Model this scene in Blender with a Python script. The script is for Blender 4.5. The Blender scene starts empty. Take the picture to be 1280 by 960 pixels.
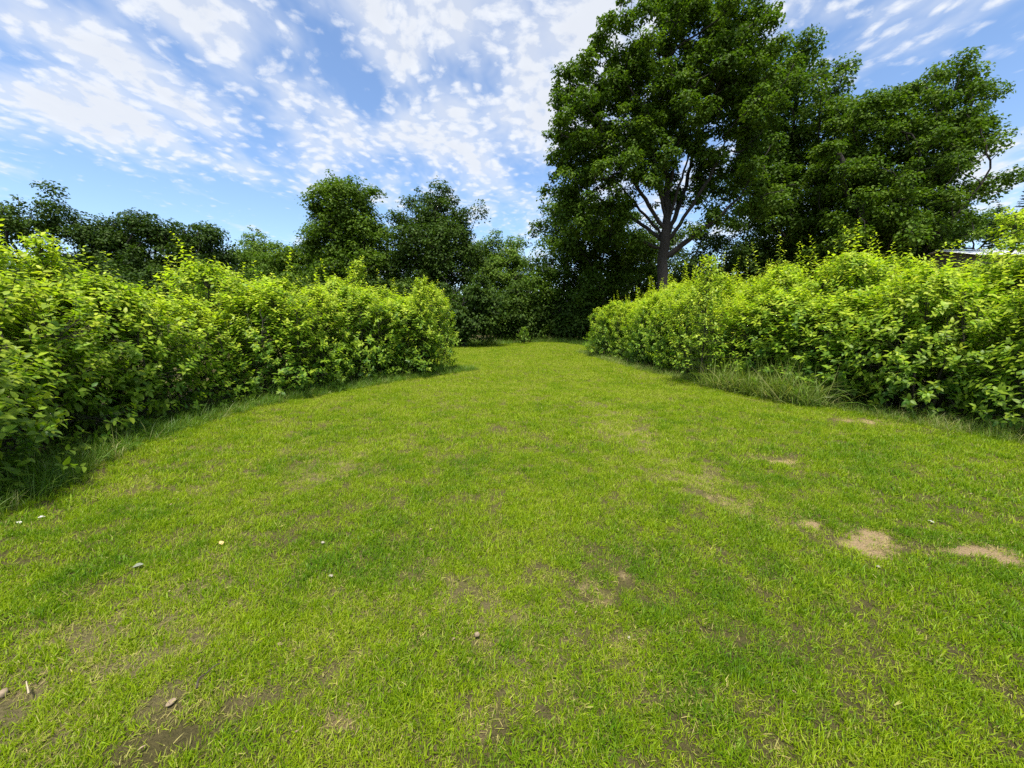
import bpy, math, random
import numpy as np
from mathutils import Matrix, Vector

random.seed(7)
RNG = np.random.default_rng(7)
SC = bpy.context.scene
COL = SC.collection
R = math.radians

# ------------------------------------------------------------------ camera
EYE = 1.6                       # metres above the lawn
LENS = 14.0                     # phone ultra-wide, mm on a 36 mm wide frame
F = LENS / 36.0 * 1280.0        # focal length in photo pixels (1280 wide)
PITCH = math.atan((480.0 - 405.0) / F)
cam_d = bpy.data.cameras.new('camera')
cam_d.lens = LENS
cam_d.sensor_width = 36.0
cam_d.sensor_fit = 'HORIZONTAL'
cam_d.clip_start = 0.05
cam_d.clip_end = 5000.0
cam = bpy.data.objects.new('camera', cam_d)
cam.location = (0.0, 0.0, EYE)
cam.rotation_euler = (math.pi / 2 - PITCH, 0.0, 0.0)
COL.objects.link(cam)
SC.camera = cam

# ------------------------------------------------------------------ sun direction, world, exposure
SUN_EL = R(70)
SUN_AZ = R(-172)                # measured from +Y (view direction), negative = to the left
SUN_STRENGTH = 4.8
SKY_STRENGTH = 0.098
SC.view_settings.view_transform = 'Standard'
SC.view_settings.look = 'None'
SC.view_settings.gamma = 1.0
SC.view_settings.use_curve_mapping = False
SC.view_settings.exposure = 0.75
SC.cycles.max_bounces = 3
SC.cycles.diffuse_bounces = 3
SC.cycles.glossy_bounces = 2
SC.cycles.transmission_bounces = 3
SC.cycles.transparent_max_bounces = 4
SC.cycles.caustics_reflective = False
SC.cycles.caustics_refractive = False
SC.cycles.use_denoising = False

class NT:
    """tiny node-tree helper"""
    def __init__(s, tree):
        s.t = tree
        s.t.nodes.clear()
    def n(s, typ, props=None, **inp):
        nd = s.t.nodes.new(typ)
        for k, v in (props or {}).items():
            setattr(nd, k, v)
        for k, v in inp.items():
            key = int(k[1:]) if k[0] == '_' and k[1:].isdigit() else k.replace('__', ' ')
            s.set(nd.inputs[key], v)
        return nd
    def set(s, sock, v):
        if isinstance(v, bpy.types.NodeSocket):
            s.t.links.new(v, sock)
        elif isinstance(v, bpy.types.Node):
            s.t.links.new(v.outputs[0], sock)
        else:
            sock.default_value = v
    def m(s, op, a, b=0.0, c=0.0, clamp=False):
        nd = s.t.nodes.new('ShaderNodeMath')
        nd.operation = op
        nd.use_clamp = clamp
        for i, v in enumerate((a, b, c)):
            s.set(nd.inputs[i], v)
        return nd.outputs[0]
    def mixc(s, fac, a, b, blend='MIX'):
        nd = s.t.nodes.new('ShaderNodeMix')
        nd.data_type = 'RGBA'
        nd.blend_type = blend
        s.set(nd.inputs[0], fac)
        s.set(nd.inputs[6], a)
        s.set(nd.inputs[7], b)
        return nd.outputs[2]
    def smooth(s, v, lo, hi):
        nd = s.t.nodes.new('ShaderNodeMapRange')
        nd.interpolation_type = 'SMOOTHSTEP'
        s.set(nd.inputs[0], v)
        nd.inputs[1].default_value = lo
        nd.inputs[2].default_value = hi
        return nd.outputs[0]

world = bpy.data.worlds.new('World')
SC.world = world
world.use_nodes = True
world.cycles.sampling_method = 'NONE'   # an even, cloudy sky needs no importance map
w = NT(world.node_tree)
sky = w.n('ShaderNodeTexSky', dict(sky_type='NISHITA', sun_disc=False, sun_elevation=SUN_EL,
          sun_rotation=SUN_AZ, air_density=1.0, dust_density=0.6, ozone_density=2.0, altitude=50.0))
tc = w.n('ShaderNodeTexCoord')
sep = w.n('ShaderNodeSeparateXYZ', _0=tc.outputs['Generated'])
zz = w.m('ADD', w.m('MAXIMUM', sep.outputs[2], 0.0), 0.13)   # the layer curves down to the horizon
u = w.m('DIVIDE', sep.outputs[0], zz)
v = w.m('DIVIDE', sep.outputs[1], zz)
# altocumulus layer: a plane of cloudlets overhead, seen in perspective
pv = w.n('ShaderNodeCombineXYZ', _0=u, _1=v)
warp = w.n('ShaderNodeTexNoise', dict(noise_dimensions='2D'), Vector=pv, Scale=2.2, Detail=4.0)
wv = w.n('ShaderNodeVectorMath', dict(operation='MULTIPLY_ADD'), _0=warp.outputs['Color'], _1=(0.13, 0.13, 0), _2=pv)
rot = w.n('ShaderNodeMapping', Vector=wv, Rotation=(0, 0, R(28)), Scale=(1.0, 0.58, 1.0))
bands = w.n('ShaderNodeTexNoise', dict(noise_dimensions='2D'), Vector=rot, Scale=3.6, Detail=4.0, Roughness=0.55)
rot2 = w.n('ShaderNodeMapping', Vector=wv, Rotation=(0, 0, R(28)), Scale=(1.0, 0.85, 1.0))
vor = w.n('ShaderNodeTexVoronoi', dict(voronoi_dimensions='2D', feature='SMOOTH_F1'), Vector=rot2, Scale=15.0, Smoothness=0.4)
vor2 = w.n('ShaderNodeTexVoronoi', dict(voronoi_dimensions='2D', feature='SMOOTH_F1'), Vector=rot2, Scale=27.0, Smoothness=0.25)
fine = w.n('ShaderNodeTexNoise', dict(noise_dimensions='2D'), Vector=wv, Scale=24.0, Detail=6.0, Roughness=0.62)
cl = w.m('MULTIPLY', w.m('SUBTRACT', 0.50, vor.outputs['Distance']), 0.85)
cl = w.m('ADD', cl, w.m('MULTIPLY', w.m('SUBTRACT', 0.45, vor2.outputs['Distance']), 0.45))
cl = w.m('ADD', cl, w.m('MULTIPLY', w.m('SUBTRACT', fine.outputs['Fac'], 0.5), 1.05))
def blob(px, py, hw, hh, a):
    """one thick or thin region of the layer, centred on the sky direction of a photo pixel"""
    def uv(x, y):
        dx, dy = (x - 640.0) / F, (480.0 - y) / F
        c, k = math.cos(PITCH), math.sin(PITCH)
        d = np.array([dx, c + dy * k, -k + dy * c])
        d /= np.linalg.norm(d)
        return d[:2] / (max(d[2], 0.0) + 0.13)
    c0, c1, c2 = uv(px, py), uv(px + hw, py), uv(px, py - hh)
    du = w.m('DIVIDE', w.m('SUBTRACT', u, float(c0[0])), float(np.linalg.norm(c1 - c0)))
    dv = w.m('DIVIDE', w.m('SUBTRACT', v, float(c0[1])), float(np.linalg.norm(c2 - c0)))
    r2 = w.m('ADD', w.m('MULTIPLY', du, du), w.m('MULTIPLY', dv, dv))
    return w.m('MULTIPLY', w.m('EXPONENT', w.m('MULTIPLY', r2, -1.0)), a)
cov = w.m('MULTIPLY_ADD', bands.outputs['Fac'], 2.4, -1.02)
for b in ((520, 30, 110, 60, 0.25), (640, 420, 2000, 95, -0.22), (660, 90, 170, 200, 0.58), (300, 150, 190, 70, 0.38), (300, 20, 120, 45, 0.30), (110, 150, 130, 60, 0.40), (440, 115, 60, 45, -0.55), (250, 70, 70, 22, -0.18),
          (20, 70, 60, 30, -0.25), (1190, 120, 210, 80, -0.72), (150, 275, 330, 45, -0.55), (1040, 20, 120, 40, 0.35), (560, 225, 140, 50, 0.30), (1250, 215, 70, 25, 0.45)):
    cov = w.m('ADD', cov, blob(*b))
dens = w.m('MULTIPLY_ADD', cl, 0.95, cov)
cloud = w.smooth(dens, 0.04, 0.98)
veil = w.m('MULTIPLY', w.smooth(cov, -0.12, 0.78), 0.62)
fac = w.m('MAXIMUM', w.m('MULTIPLY', cloud, 0.90), veil)
# hearts of the cloudlets are a touch greyer than their lit rims
heart = w.smooth(cov, 0.25, 1.0)
ccol = w.mixc(heart, (5.9, 6.1, 6.4, 1), (5.3, 5.5, 5.85, 1))
skyc = w.mixc(1.0, sky.outputs[0], (1.26, 1.34, 1.43, 1), 'MULTIPLY')
final = w.mixc(fac, skyc, ccol)
bg = w.n('ShaderNodeBackground', Color=final, Strength=SKY_STRENGTH)
w.n('ShaderNodeOutputWorld', Surface=bg)

sun_d = bpy.data.lights.new('sun', 'SUN')
sun_d.energy = SUN_STRENGTH
sun_d.angle = R(8.0)
sun_d.color = (1.0, 0.955, 0.88)
sun = bpy.data.objects.new('sun', sun_d)
sdir = Vector((math.sin(SUN_AZ) * math.cos(SUN_EL), math.cos(SUN_AZ) * math.cos(SUN_EL), math.sin(SUN_EL)))
sun.rotation_euler = sdir.to_track_quat('Z', 'Y').to_euler()
sun.location = (0, 0, 30)
COL.objects.link(sun)

# ------------------------------------------------------------------ helpers
def ray(px, py):
    dx = (px - 640.0) / F
    dy = (480.0 - py) / F
    c, s = math.cos(PITCH), math.sin(PITCH)
    return np.array([dx, c + dy * s, -s + dy * c])
def ground_at(px, py):
    d = ray(px, py)
    t = -EYE / d[2]
    return np.array([d[0] * t, d[1] * t])
def at_depth(px, py, Y):
    d = ray(px, py)
    t = Y / d[1]
    return np.array([d[0] * t, Y, EYE + d[2] * t])
def project(P):
    """world points (n,3) -> photo pixels and depth"""
    P = np.asarray(P, float) - np.array([0, 0, EYE])
    c, s = math.cos(PITCH), math.sin(PITCH)
    dep = P[:, 1] * c - P[:, 2] * s
    up = P[:, 1] * s + P[:, 2] * c
    dd = np.maximum(dep, 1e-3)
    return 640 + F * P[:, 0] / dd, 480 - F * up / dd, dep

def mesh_np(name, V, faces, mat=None, attrs=None, smooth=False):
    """faces: list of int arrays (n,k)"""
    me = bpy.data.meshes.new(name)
    V = np.asarray(V, np.float32)
    me.vertices.add(len(V))
    me.vertices.foreach_set('co', V.ravel())
    if not isinstance(faces, (list, tuple)):
        faces = [faces]
    faces = [np.asarray(f, np.int32) for f in faces if len(f)]
    if faces:
        lv = np.concatenate([f.ravel() for f in faces])
        tot = np.concatenate([np.full(len(f), f.shape[1], np.int32) for f in faces])
        st = np.concatenate([[0], np.cumsum(tot)[:-1]]).astype(np.int32)
        me.loops.add(len(lv))
        me.loops.foreach_set('vertex_index', lv)
        me.polygons.add(len(tot))
        me.polygons.foreach_set('loop_start', st)
        me.polygons.foreach_set('loop_total', tot)
        if smooth:
            me.polygons.foreach_set('use_smooth', np.ones(len(tot), bool))
    for k, a in (attrs or {}).items():
        a = np.asarray(a)
        if a.ndim == 2:
            at = me.attributes.new(k, 'FLOAT_VECTOR', 'POINT')
            at.data.foreach_set('vector', a.astype(np.float32).ravel())
        elif a.dtype.kind == 'i':
            at = me.attributes.new(k, 'INT', 'POINT')
            at.data.foreach_set('value', a.astype(np.int32))
        else:
            at = me.attributes.new(k, 'FLOAT', 'POINT')
            at.data.foreach_set('value', a.astype(np.float32))
    me.update(calc_edges=True)
    if mat:
        me.materials.append(mat)
    return me
def link(name, data, parent=None, loc=(0, 0, 0), rz=0.0, scale=1.0):
    o = bpy.data.objects.new(name, data)
    COL.objects.link(o)
    o.location = loc
    o.rotation_euler = (0, 0, rz)
    o.scale = (scale,) * 3 if not hasattr(scale, '__len__') else scale
    o.parent = parent
    return o
def tag(o, label=None, cat=None, group=None, kind=None):
    if label: o['label'] = label
    if cat: o['category'] = cat
    if group: o['group'] = group
    if kind: o['kind'] = kind
    return o
def unit(a):
    return a / np.maximum(np.linalg.norm(a, axis=-1, keepdims=True), 1e-9)

# value noise in numpy, for everything laid out on the ground
_perm = np.random.default_rng(3).random((256, 256))
def vnoise(x, y):
    xi, yi = np.floor(x).astype(int), np.floor(y).astype(int)
    fx, fy = x - xi, y - yi
    fx, fy = fx * fx * (3 - 2 * fx), fy * fy * (3 - 2 * fy)
    g = lambda a, b: _perm[a & 255, b & 255]
    return ((g(xi, yi) * (1 - fx) + g(xi + 1, yi) * fx) * (1 - fy)
            + (g(xi, yi + 1) * (1 - fx) + g(xi + 1, yi + 1) * fx) * fy)
def fbm(x, y, oct=4, lac=2.1, gain=0.5):
    s, a, t = 0.0, 1.0, 0.0
    for i in range(oct):
        s = s + a * vnoise(x + 17.3 * i, y - 9.1 * i)
        t += a
        a *= gain
        x, y = x * lac, y * lac
    return s / t

# ------------------------------------------------------------------ materials
def out_mat(name):
    m = bpy.data.materials.new(name)
    m.use_nodes = True
    return m, NT(m.node_tree)
def leaf_mat(name, young, mature, dark, trans=0.35, rough=0.45, spec=0.35, tint_from='GEOMETRY', jitter=0.35):
    """tint attribute 0 = mature leaf, 1 = young leaf; every leaf differs a little"""
    m, t = out_mat(name)
    at = t.n('ShaderNodeAttribute', dict(attribute_type=tint_from, attribute_name='tint'))
    geo = t.n('ShaderNodeNewGeometry')
    rnd = geo.outputs['Random Per Island']
    k = t.m('ADD', at.outputs['Fac'], t.m('MULTIPLY', t.m('SUBTRACT', rnd, 0.5), jitter), clamp=True)
    ramp = t.n('ShaderNodeValToRGB', Fac=k)
    e = ramp.color_ramp.elements
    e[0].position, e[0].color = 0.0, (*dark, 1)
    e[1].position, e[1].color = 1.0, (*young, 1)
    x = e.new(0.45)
    x.color = (*mature, 1)
    h2 = t.m('FRACT', t.m('MULTIPLY', rnd, 17.31))
    hsv = t.n('ShaderNodeHueSaturation', Hue=t.m('MULTIPLY_ADD', h2, 0.022, 0.492),
              Value=t.m('MULTIPLY_ADD', t.m('FRACT', t.m('MULTIPLY', rnd, 5.7)), 0.4, 0.8), Color=ramp.outputs[0])
    pb = t.n('ShaderNodeBsdfPrincipled', Base__Color=hsv, Roughness=rough)
    pb.inputs['Specular IOR Level'].default_value = spec
    tcol = t.mixc(1.0, hsv.outputs[0], (1.22, 1.38, 0.5, 1), 'MULTIPLY')
    tr = t.n('ShaderNodeBsdfTranslucent', Color=tcol)
    mx = t.n('ShaderNodeMixShader', _0=trans, _1=pb.outputs[0], _2=tr.outputs[0])
    t.n('ShaderNodeOutputMaterial', Surface=mx)
    return m
M = {}
M['hedge_leaf'] = leaf_mat('hedge_leaf', (0.50, 0.56, 0.040), (0.235, 0.345, 0.020), (0.068, 0.15, 0.016), 0.44, 0.48, 0.30)
M['tree_leaf'] = leaf_mat('tree_leaf', (0.175, 0.250, 0.018), (0.080, 0.138, 0.011), (0.042, 0.080, 0.008), 0.34, 0.6, 0.15)
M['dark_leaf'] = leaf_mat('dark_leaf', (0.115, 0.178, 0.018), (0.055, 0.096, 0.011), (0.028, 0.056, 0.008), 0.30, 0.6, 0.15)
M['pale_leaf'] = leaf_mat('pale_leaf', (0.21, 0.30, 0.035), (0.115, 0.185, 0.022), (0.06, 0.11, 0.015), 0.35, 0.6, 0.15)
M['needle'] = leaf_mat('needle', (0.05, 0.10, 0.04), (0.028, 0.062, 0.028), (0.018, 0.04, 0.02), 0.15, 0.5, 0.25)
M['grass'] = leaf_mat('grass', (0.46, 0.40, 0.13), (0.275, 0.372, 0.005), (0.092, 0.205, 0.005), 0.42, 0.5, 0.22, 'INSTANCER', 0.22)
M['long_grass'] = leaf_mat('long_grass', (0.34, 0.31, 0.12), (0.140, 0.235, 0.020), (0.075, 0.16, 0.014), 0.38, 0.45, 0.3, 'INSTANCER', 0.3)

def bark_mat(name, a, b, scale=9.0):
    m, t = out_mat(name)
    tcn = t.n('ShaderNodeTexCoord')
    mp = t.n('ShaderNodeMapping', Vector=tcn.outputs['Object'], Scale=(scale, scale, scale * 0.22))
    nz = t.n('ShaderNodeTexNoise', Vector=mp, Scale=2.0, Detail=6.0, Roughness=0.65)
    c = t.mixc(nz.outputs['Fac'], (*a, 1), (*b, 1))
    bp = t.n('ShaderNodeBump', Strength=1.0, Distance=0.10, Height=nz.outputs['Fac'])
    pb = t.n('ShaderNodeBsdfPrincipled', Base__Color=c, Roughness=0.9, Normal=bp)
    t.n('ShaderNodeOutputMaterial', Surface=pb)
    return m
M['bark'] = bark_mat('bark', (0.008, 0.006, 0.004), (0.052, 0.040, 0.029))
M['stem'] = bark_mat('stem', (0.045, 0.038, 0.022), (0.12, 0.11, 0.06), 30.0)

def soil_mat():
    m, t = out_mat('soil_and_thatch')
    tcn = t.n('ShaderNodeTexCoord')
    o = tcn.outputs['Object']
    n1 = t.n('ShaderNodeTexNoise', Vector=o, Scale=7.0, Detail=6.0, Roughness=0.65)
    n2 = t.n('ShaderNodeTexNoise', Vector=o, Scale=75.0, Detail=8.0, Roughness=0.8)
    vo = t.n('ShaderNodeTexVoronoi', Vector=o, Scale=55.0)
    bare = t.n('ShaderNodeAttribute', dict(attribute_type='GEOMETRY', attribute_name='bare'))
    thatch = t.mixc(n2.outputs['Fac'], (0.034, 0.034, 0.010, 1), (0.17, 0.14, 0.055, 1))
    soil = t.mixc(n2.outputs['Fac'], (0.21, 0.14, 0.070, 1), (0.50, 0.37, 0.20, 1))
    dark = t.mixc(n2.outputs['Fac'], (0.10, 0.07, 0.04, 1), (0.26, 0.19, 0.11, 1))
    soil = t.mixc(t.smooth(n1.outputs['Fac'], 0.62, 0.95), soil, dark)
    k = t.smooth(t.m('ADD', bare.outputs['Fac'], t.m('MULTIPLY', t.m('SUBTRACT', n1.outputs['Fac'], 0.5), 0.5)), 0.25, 0.75)
    dryn = t.n('ShaderNodeAttribute', dict(attribute_type='GEOMETRY', attribute_name='dry'))
    straw = t.mixc(n2.outputs['Fac'], (0.08, 0.068, 0.028, 1), (0.32, 0.265, 0.125, 1))
    thatch = t.mixc(t.smooth(dryn.outputs['Fac'], 0.05, 0.5), thatch, straw)
    c = t.mixc(k, thatch, soil)
    h = t.m('ADD', n2.outputs['Fac'], t.m('MULTIPLY', vo.outputs['Distance'], 0.6))
    bp = t.n('ShaderNodeBump', Strength=1.0, Distance=0.025, Height=h)
    pb = t.n('ShaderNodeBsdfPrincipled', Base__Color=c, Roughness=0.95, Normal=bp)
    pb.inputs['Specular IOR Level'].default_value = 0.1
    t.n('ShaderNodeOutputMaterial', Surface=pb)
    return m
M['soil'] = soil_mat()

def plain_mat(name, a, b, scale=40.0, rough=0.8, bump=0.5, spec=0.3):
    m, t = out_mat(name)
    tcn = t.n('ShaderNodeTexCoord')
    nz = t.n('ShaderNodeTexNoise', Vector=tcn.outputs['Object'], Scale=scale, Detail=5.0, Roughness=0.6)
    c = t.mixc(t.smooth(nz.outputs['Fac'], 0.3, 0.7), (*a, 1), (*b, 1))
    bp = t.n('ShaderNodeBump', Strength=bump, Distance=0.004, Height=nz.outputs['Fac'])
    pb = t.n('ShaderNodeBsdfPrincipled', Base__Color=c, Roughness=rough, Normal=bp)
    pb.inputs['Specular IOR Level'].default_value = spec
    t.n('ShaderNodeOutputMaterial', Surface=pb)
    return m

# ------------------------------------------------------------------ layout of the lawn
LEFT_EDGE = np.array([(-4.35, -3.0), (-4.40, 0.5)] + [tuple(ground_at(*p)) for p in
            ((0, 628), (70, 590), (140, 562), (220, 534), (310, 508), (400, 492), (480, 478), (535, 470), (590, 462))])
RIGHT_EDGE = np.array([(9.4, -3.0), (9.0, 2.0)] + [tuple(ground_at(*p)) for p in
            ((1278, 549), (1200, 536), (1120, 522), (1040, 508), (960, 494), (890, 481), (820, 465), (770, 452), (728, 441))])
def poly_dist(P, line):
    """distance to a polyline and signed side (positive = right of it walking away)"""
    best = np.full(len(P), 1e9)
    side = np.zeros(len(P))
    for a, b in zip(line[:-1], line[1:]):
        ab = b - a
        t = np.clip(((P - a) @ ab) / (ab @ ab), 0, 1)
        q = a + t[:, None] * ab
        d = np.linalg.norm(P - q, axis=1)
        cr = ab[0] * (P[:, 1] - a[1]) - ab[1] * (P[:, 0] - a[0])
        s = np.where(cr < 0, 1.0, -1.0)
        k = d < best
        best = np.where(k, d, best)
        side = np.where(k, s, side)
    return best * side

# worn and bare patches: (photo pixel, half width, half height in pixels, strength)
PATCH_PX = [(1080, 672, 34, 15, 1.35), (1008, 652, 18, 8, 1.15), (980, 575, 26, 6, 1.1), (1215, 687, 48, 9, 1.05), (1262, 700, 26, 6, .9),
            (928, 630, 40, 18, .62), (880, 600, 50, 16, .42), (740, 735, 18, 20, .75), (783, 718, 16, 12, .68), (785, 800, 18, 12, .7),
            (424, 892, 26, 18, .95), (604, 885, 26, 34, .62), (20, 860, 40, 24, .6), (600, 792, 40, 7, .55), (230, 885, 70, 22, .48),
            (110, 935, 95, 24, .50), (330, 860, 30, 16, .60), (190, 770, 46, 24, .55), (120, 745, 40, 12, .5), (60, 790, 70, 12, .5),
            (800, 690, 26, 12, .45), (1040, 900, 40, 26, .42), (960, 930, 40, 20, .45), (860, 860, 36, 20, .42), (880, 790, 30, 14, .35), (1100, 528, 46, 5, .9),
            (800, 541, 20, 4, .7), (380, 860, 36, 20, .45), (520, 935, 40, 22, .35), (215, 730, 36, 10, .4), (420, 590, 60, 12, .35), (690, 870, 30, 30, .35)]
PATCHES = []
for px, py, hw, hh, s in PATCH_PX:
    c = ground_at(px, py)
    rx = abs(ground_at(px + hw, py)[0] - c[0])
    ry = 0.5 * abs(ground_at(px, py - hh)[1] - ground_at(px, py + hh)[1])
    PATCHES.append((c[0], c[1], rx, ry, s))
TRACKS = [np.array([ground_at(*p) for p in ((560, 505), (470, 555), (330, 640), (170, 760), (20, 900))]),
          np.array([ground_at(*p) for p in ((735, 500), (800, 560), (905, 625), (1010, 655), (1150, 690), (1276, 720))])]
def bare(P):
    x, y = P[:, 0], P[:, 1]
    wob = fbm(x * 3.1 + 5, y * 3.1, 4) - 0.5
    wob2 = fbm(x * 9 + 50, y * 9 + 3, 3) - 0.5
    b = np.zeros(len(P))
    for cx, cy, rx, ry, s in PATCHES:
        r = np.sqrt(((x - cx) / rx) ** 2 + ((y - cy) / ry) ** 2)
        b = np.maximum(b, (s if s > 0.85 else s * 0.92) * np.clip(1.25 - r * 0.85 + wob * 1.5 + wob2 * 1.3, 0, 1))
    return b * np.clip(0.72 + 1.1 * (fbm(x * 14 + 8, y * 14, 3) - 0.42), 0.3, 1.2)
def dry(P):
    x, y = P[:, 0], P[:, 1]
    d = np.clip((fbm(x * 0.55 + 31, y * 0.45 + 7, 4) - 0.47) * 2.0, 0, 1) * 0.28
    for T in TRACKS:
        q = np.abs(poly_dist(P, T)) + 0.35 * (fbm(x * 1.3, y * 1.3 + 40, 3) - 0.5)
        d += 0.26 * np.exp(-(np.clip(q, 0, 9) / 0.42) ** 2) * np.clip(2.2 * fbm(x * 0.9 + 11, y * 0.7, 3) - 0.5, 0, 1.3)
    d += 0.30 * np.clip((1.1 - np.hypot((x + 1.1) / 1.6, (y - 1.9) / 0.9)), 0, 1)
    d -= 0.35 * np.clip(1.3 - np.hypot((x - 2.4) / 1.7, (y - 2.2) / 1.3), 0, 1)
    d += 0.10 * np.clip((fbm(x * 3 + 3, y * 3 + 90, 3) - 0.5) * 3, -1, 1)
    return np.clip(d, 0, 1)
def height(x, y):
    h = 0.05 * (fbm(x * 0.35, y * 0.35, 3) - 0.5) + 0.030 * (fbm(x * 2.2 + 9, y * 2.2, 3) - 0.5)
    mound = 0.22 * np.exp(-((x - 3.0) / 2.2) ** 2 - ((y - 29.0) / 4.5) ** 2)
    return (h + mound) * np.clip((60 - np.hypot(x, y)) / 20, 0, 1)

def axis(parts):
    return np.unique(np.concatenate([np.arange(a, b, s) for a, b, s in parts]).round(4))
gx = axis(((-900, -100, 100), (-100, -20, 8), (-20, -6, 0.5), (-6, -3.6, 0.12), (-3.6, 4.4, 0.06), (4.4, 9, 0.12), (9, 20, 0.5), (20, 100, 8), (100, 901, 100)))
gy = axis(((-400, -60, 80), (-60, -6, 3), (-6, 0.8, 0.2), (0.8, 5.2, 0.06), (5.2, 9, 0.1), (9, 40, 0.35), (40, 120, 5), (120, 1500, 120)))
GX, GY = np.meshgrid(gx, gy)
gP = np.stack([GX.ravel(), GY.ravel()], 1)
gb = bare(gP)
gz = height(gP[:, 0], gP[:, 1]) - 0.018 * np.clip(gb, 0, 1)
nx, ny = len(gx), len(gy)
ii = (np.arange(ny - 1)[:, None] * nx + np.arange(nx - 1)[None, :]).ravel()
gq = np.stack([ii, ii + 1, ii + nx + 1, ii + nx], 1)
ground = link('ground', mesh_np('ground', np.column_stack([gP, gz]), gq, M['soil'], dict(bare=gb, dry=dry(gP)), True))
tag(ground, 'flat ground of thatch and pale bare soil under the mown grass', kind='structure')

# ------------------------------------------------------------------ grass
def blade_tuft(rng, n, rad, l0, l1, wd, lean, curl, seg=3):
    V, Fq = [], []
    k = 0
    for i in range(n):
        a = rng.uniform(0, 2 * math.pi)
        r = rad * math.sqrt(rng.uniform())
        p = np.array([r * math.cos(a), r * math.sin(a), -0.004])
        L = rng.uniform(l0, l1)
        az = rng.uniform(0, 2 * math.pi)
        th = abs(rng.normal(0, lean))
        cu = rng.normal(curl, curl * 0.6)
        tw = rng.uniform(0, 2 * math.pi)
        h = np.array([math.cos(az), math.sin(az), 0])
        sd = np.array([-math.sin(az), math.cos(az), 0])
        sd = sd * math.cos(tw * 0.2) + np.array([0, 0, 1]) * math.sin(tw * 0.2) * 0.4
        wdt = wd * rng.uniform(0.7, 1.25)
        for s in range(seg + 1):
            f = s / seg
            ww = wdt * 0.5 * (1 - f ** 1.8) * (0.75 + 0.5 * min(f * 2, 1))
            if s == seg:
                V.append(p)
            else:
                V += [p - sd * ww, p + sd * ww]
            t = th + cu * f
            p = p + (h * math.sin(t) + np.array([0, 0, 1]) * math.cos(t)) * L / seg
        for s in range(seg - 1):
            b = k + 2 * s
            Fq.append((b, b + 1, b + 3, b + 2))
        b = k + 2 * (seg - 1)
        Fq.append((b, b + 1, b + 2, b + 2))
        k += 2 * seg + 1
    Fq = np.array(Fq)
    tri = Fq[:, 2] == Fq[:, 3]
    return np.array(V), [Fq[~tri], Fq[tri][:, :3]]

def tuft_collection(name, specs, mat, seed):
    c = bpy.data.collections.new(name)
    rng = np.random.default_rng(seed)
    for i, sp in enumerate(specs):
        V, Fs = blade_tuft(rng, *sp)
        o = bpy.data.objects.new('%s_%02d' % (name, i), mesh_np(name, V, Fs, mat, smooth=False))
        c.objects.link(o)
    return c
def scatter(name, P, z, rot, scl, idx, tint, coll):
    me = mesh_np(name, np.column_stack([P, z]), [], None, dict(rot=rot, scl=scl, idx=idx.astype(np.int32), tint=tint))
    o = link(name, me)
    ng = bpy.data.node_groups.new(name, 'GeometryNodeTree')
    ng.interface.new_socket('Geometry', in_out='INPUT', socket_type='NodeSocketGeometry')
    ng.interface.new_socket('Geometry', in_out='OUTPUT', socket_type='NodeSocketGeometry')
    N, L = ng.nodes, ng.links
    gi, go = N.new('NodeGroupInput'), N.new('NodeGroupOutput')
    ci = N.new('GeometryNodeCollectionInfo')
    ci.inputs['Collection'].default_value = coll
    ci.inputs['Separate Children'].default_value = True
    ci.inputs['Reset Children'].default_value = True
    ip = N.new('GeometryNodeInstanceOnPoints')
    ip.inputs['Pick Instance'].default_value = True
    m2p = N.new('GeometryNodeMeshToPoints')
    def attr(n, ty):
        a = N.new('GeometryNodeInputNamedAttribute')
        a.data_type = ty
        a.inputs['Name'].default_value = n
        return next(s for s in a.outputs if s.enabled and s.name == 'Attribute')
    e2r = N.new('FunctionNodeEulerToRotation')
    L.new(attr('rot', 'FLOAT_VECTOR'), e2r.inputs[0])
    L.new(gi.outputs[0], m2p.inputs['Mesh'])
    L.new(m2p.outputs[0], ip.inputs['Points'])
    L.new(ci.outputs[0], ip.inputs['Instance'])
    L.new(attr('idx', 'INT'), ip.inputs['Instance Index'])
    L.new(e2r.outputs[0], ip.inputs['Rotation'])
    L.new(attr('scl', 'FLOAT'), ip.inputs['Scale'])
    L.new(ip.outputs[0], go.inputs[0])
    md = o.modifiers.new('tufts', 'NODES')
    md.node_group = ng
    return o

lawn_tufts = tuft_collection('lawn_tuft',
    [(16, 0.040, 0.022, 0.052, 0.0048, 0.55, 0.7)] * 4 + [(13, 0.045, 0.03, 0.065, 0.0055, 0.75, 0.9)] * 4
    + [(12, 0.050, 0.02, 0.045, 0.0060, 1.0, 0.6)] * 3 + [(11, 0.060, 0.02, 0.055, 0.0034, 2.2, 0.25)] * 3, M['grass'], 11)

def sector(n, r0, r1, half):
    rng = RNG
    r = np.sqrt(rng.uniform(r0 * r0, r1 * r1, n))
    a = rng.uniform(-half, half, n)
    return np.stack([r * np.sin(a), r * np.cos(a)], 1)
chunks = []
for r0, r1, dens_, s in ((0.9, 2.6, 2700, 0.76), (2.6, 5.0, 1600, 0.90), (5.0, 11.0, 640, 1.25), (11.0, 20.0, 260, 1.7), (20.0, 36.0, 110, 2.2)):
    half = R(66) if r1 < 12 else R(40)
    n = int(dens_ * half * (r1 * r1 - r0 * r0))
    P = sector(n, r0, r1, half)
    chunks.append(np.column_stack([P, np.full(n, s)]))
G = np.concatenate(chunks)
P = G[:, :2]
dl, dr = poly_dist(P, LEFT_EDGE), poly_dist(P, RIGHT_EDGE)
inside = (((dl > -0.35) | (P[:, 1] > 14.2) & (P[:, 0] > -7)) & ((dr < 0.35) | (P[:, 1] > 23.5) & (P[:, 0] < 7)))
G, P = G[inside], P[inside]
b, d = bare(P), dry(P)
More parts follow.
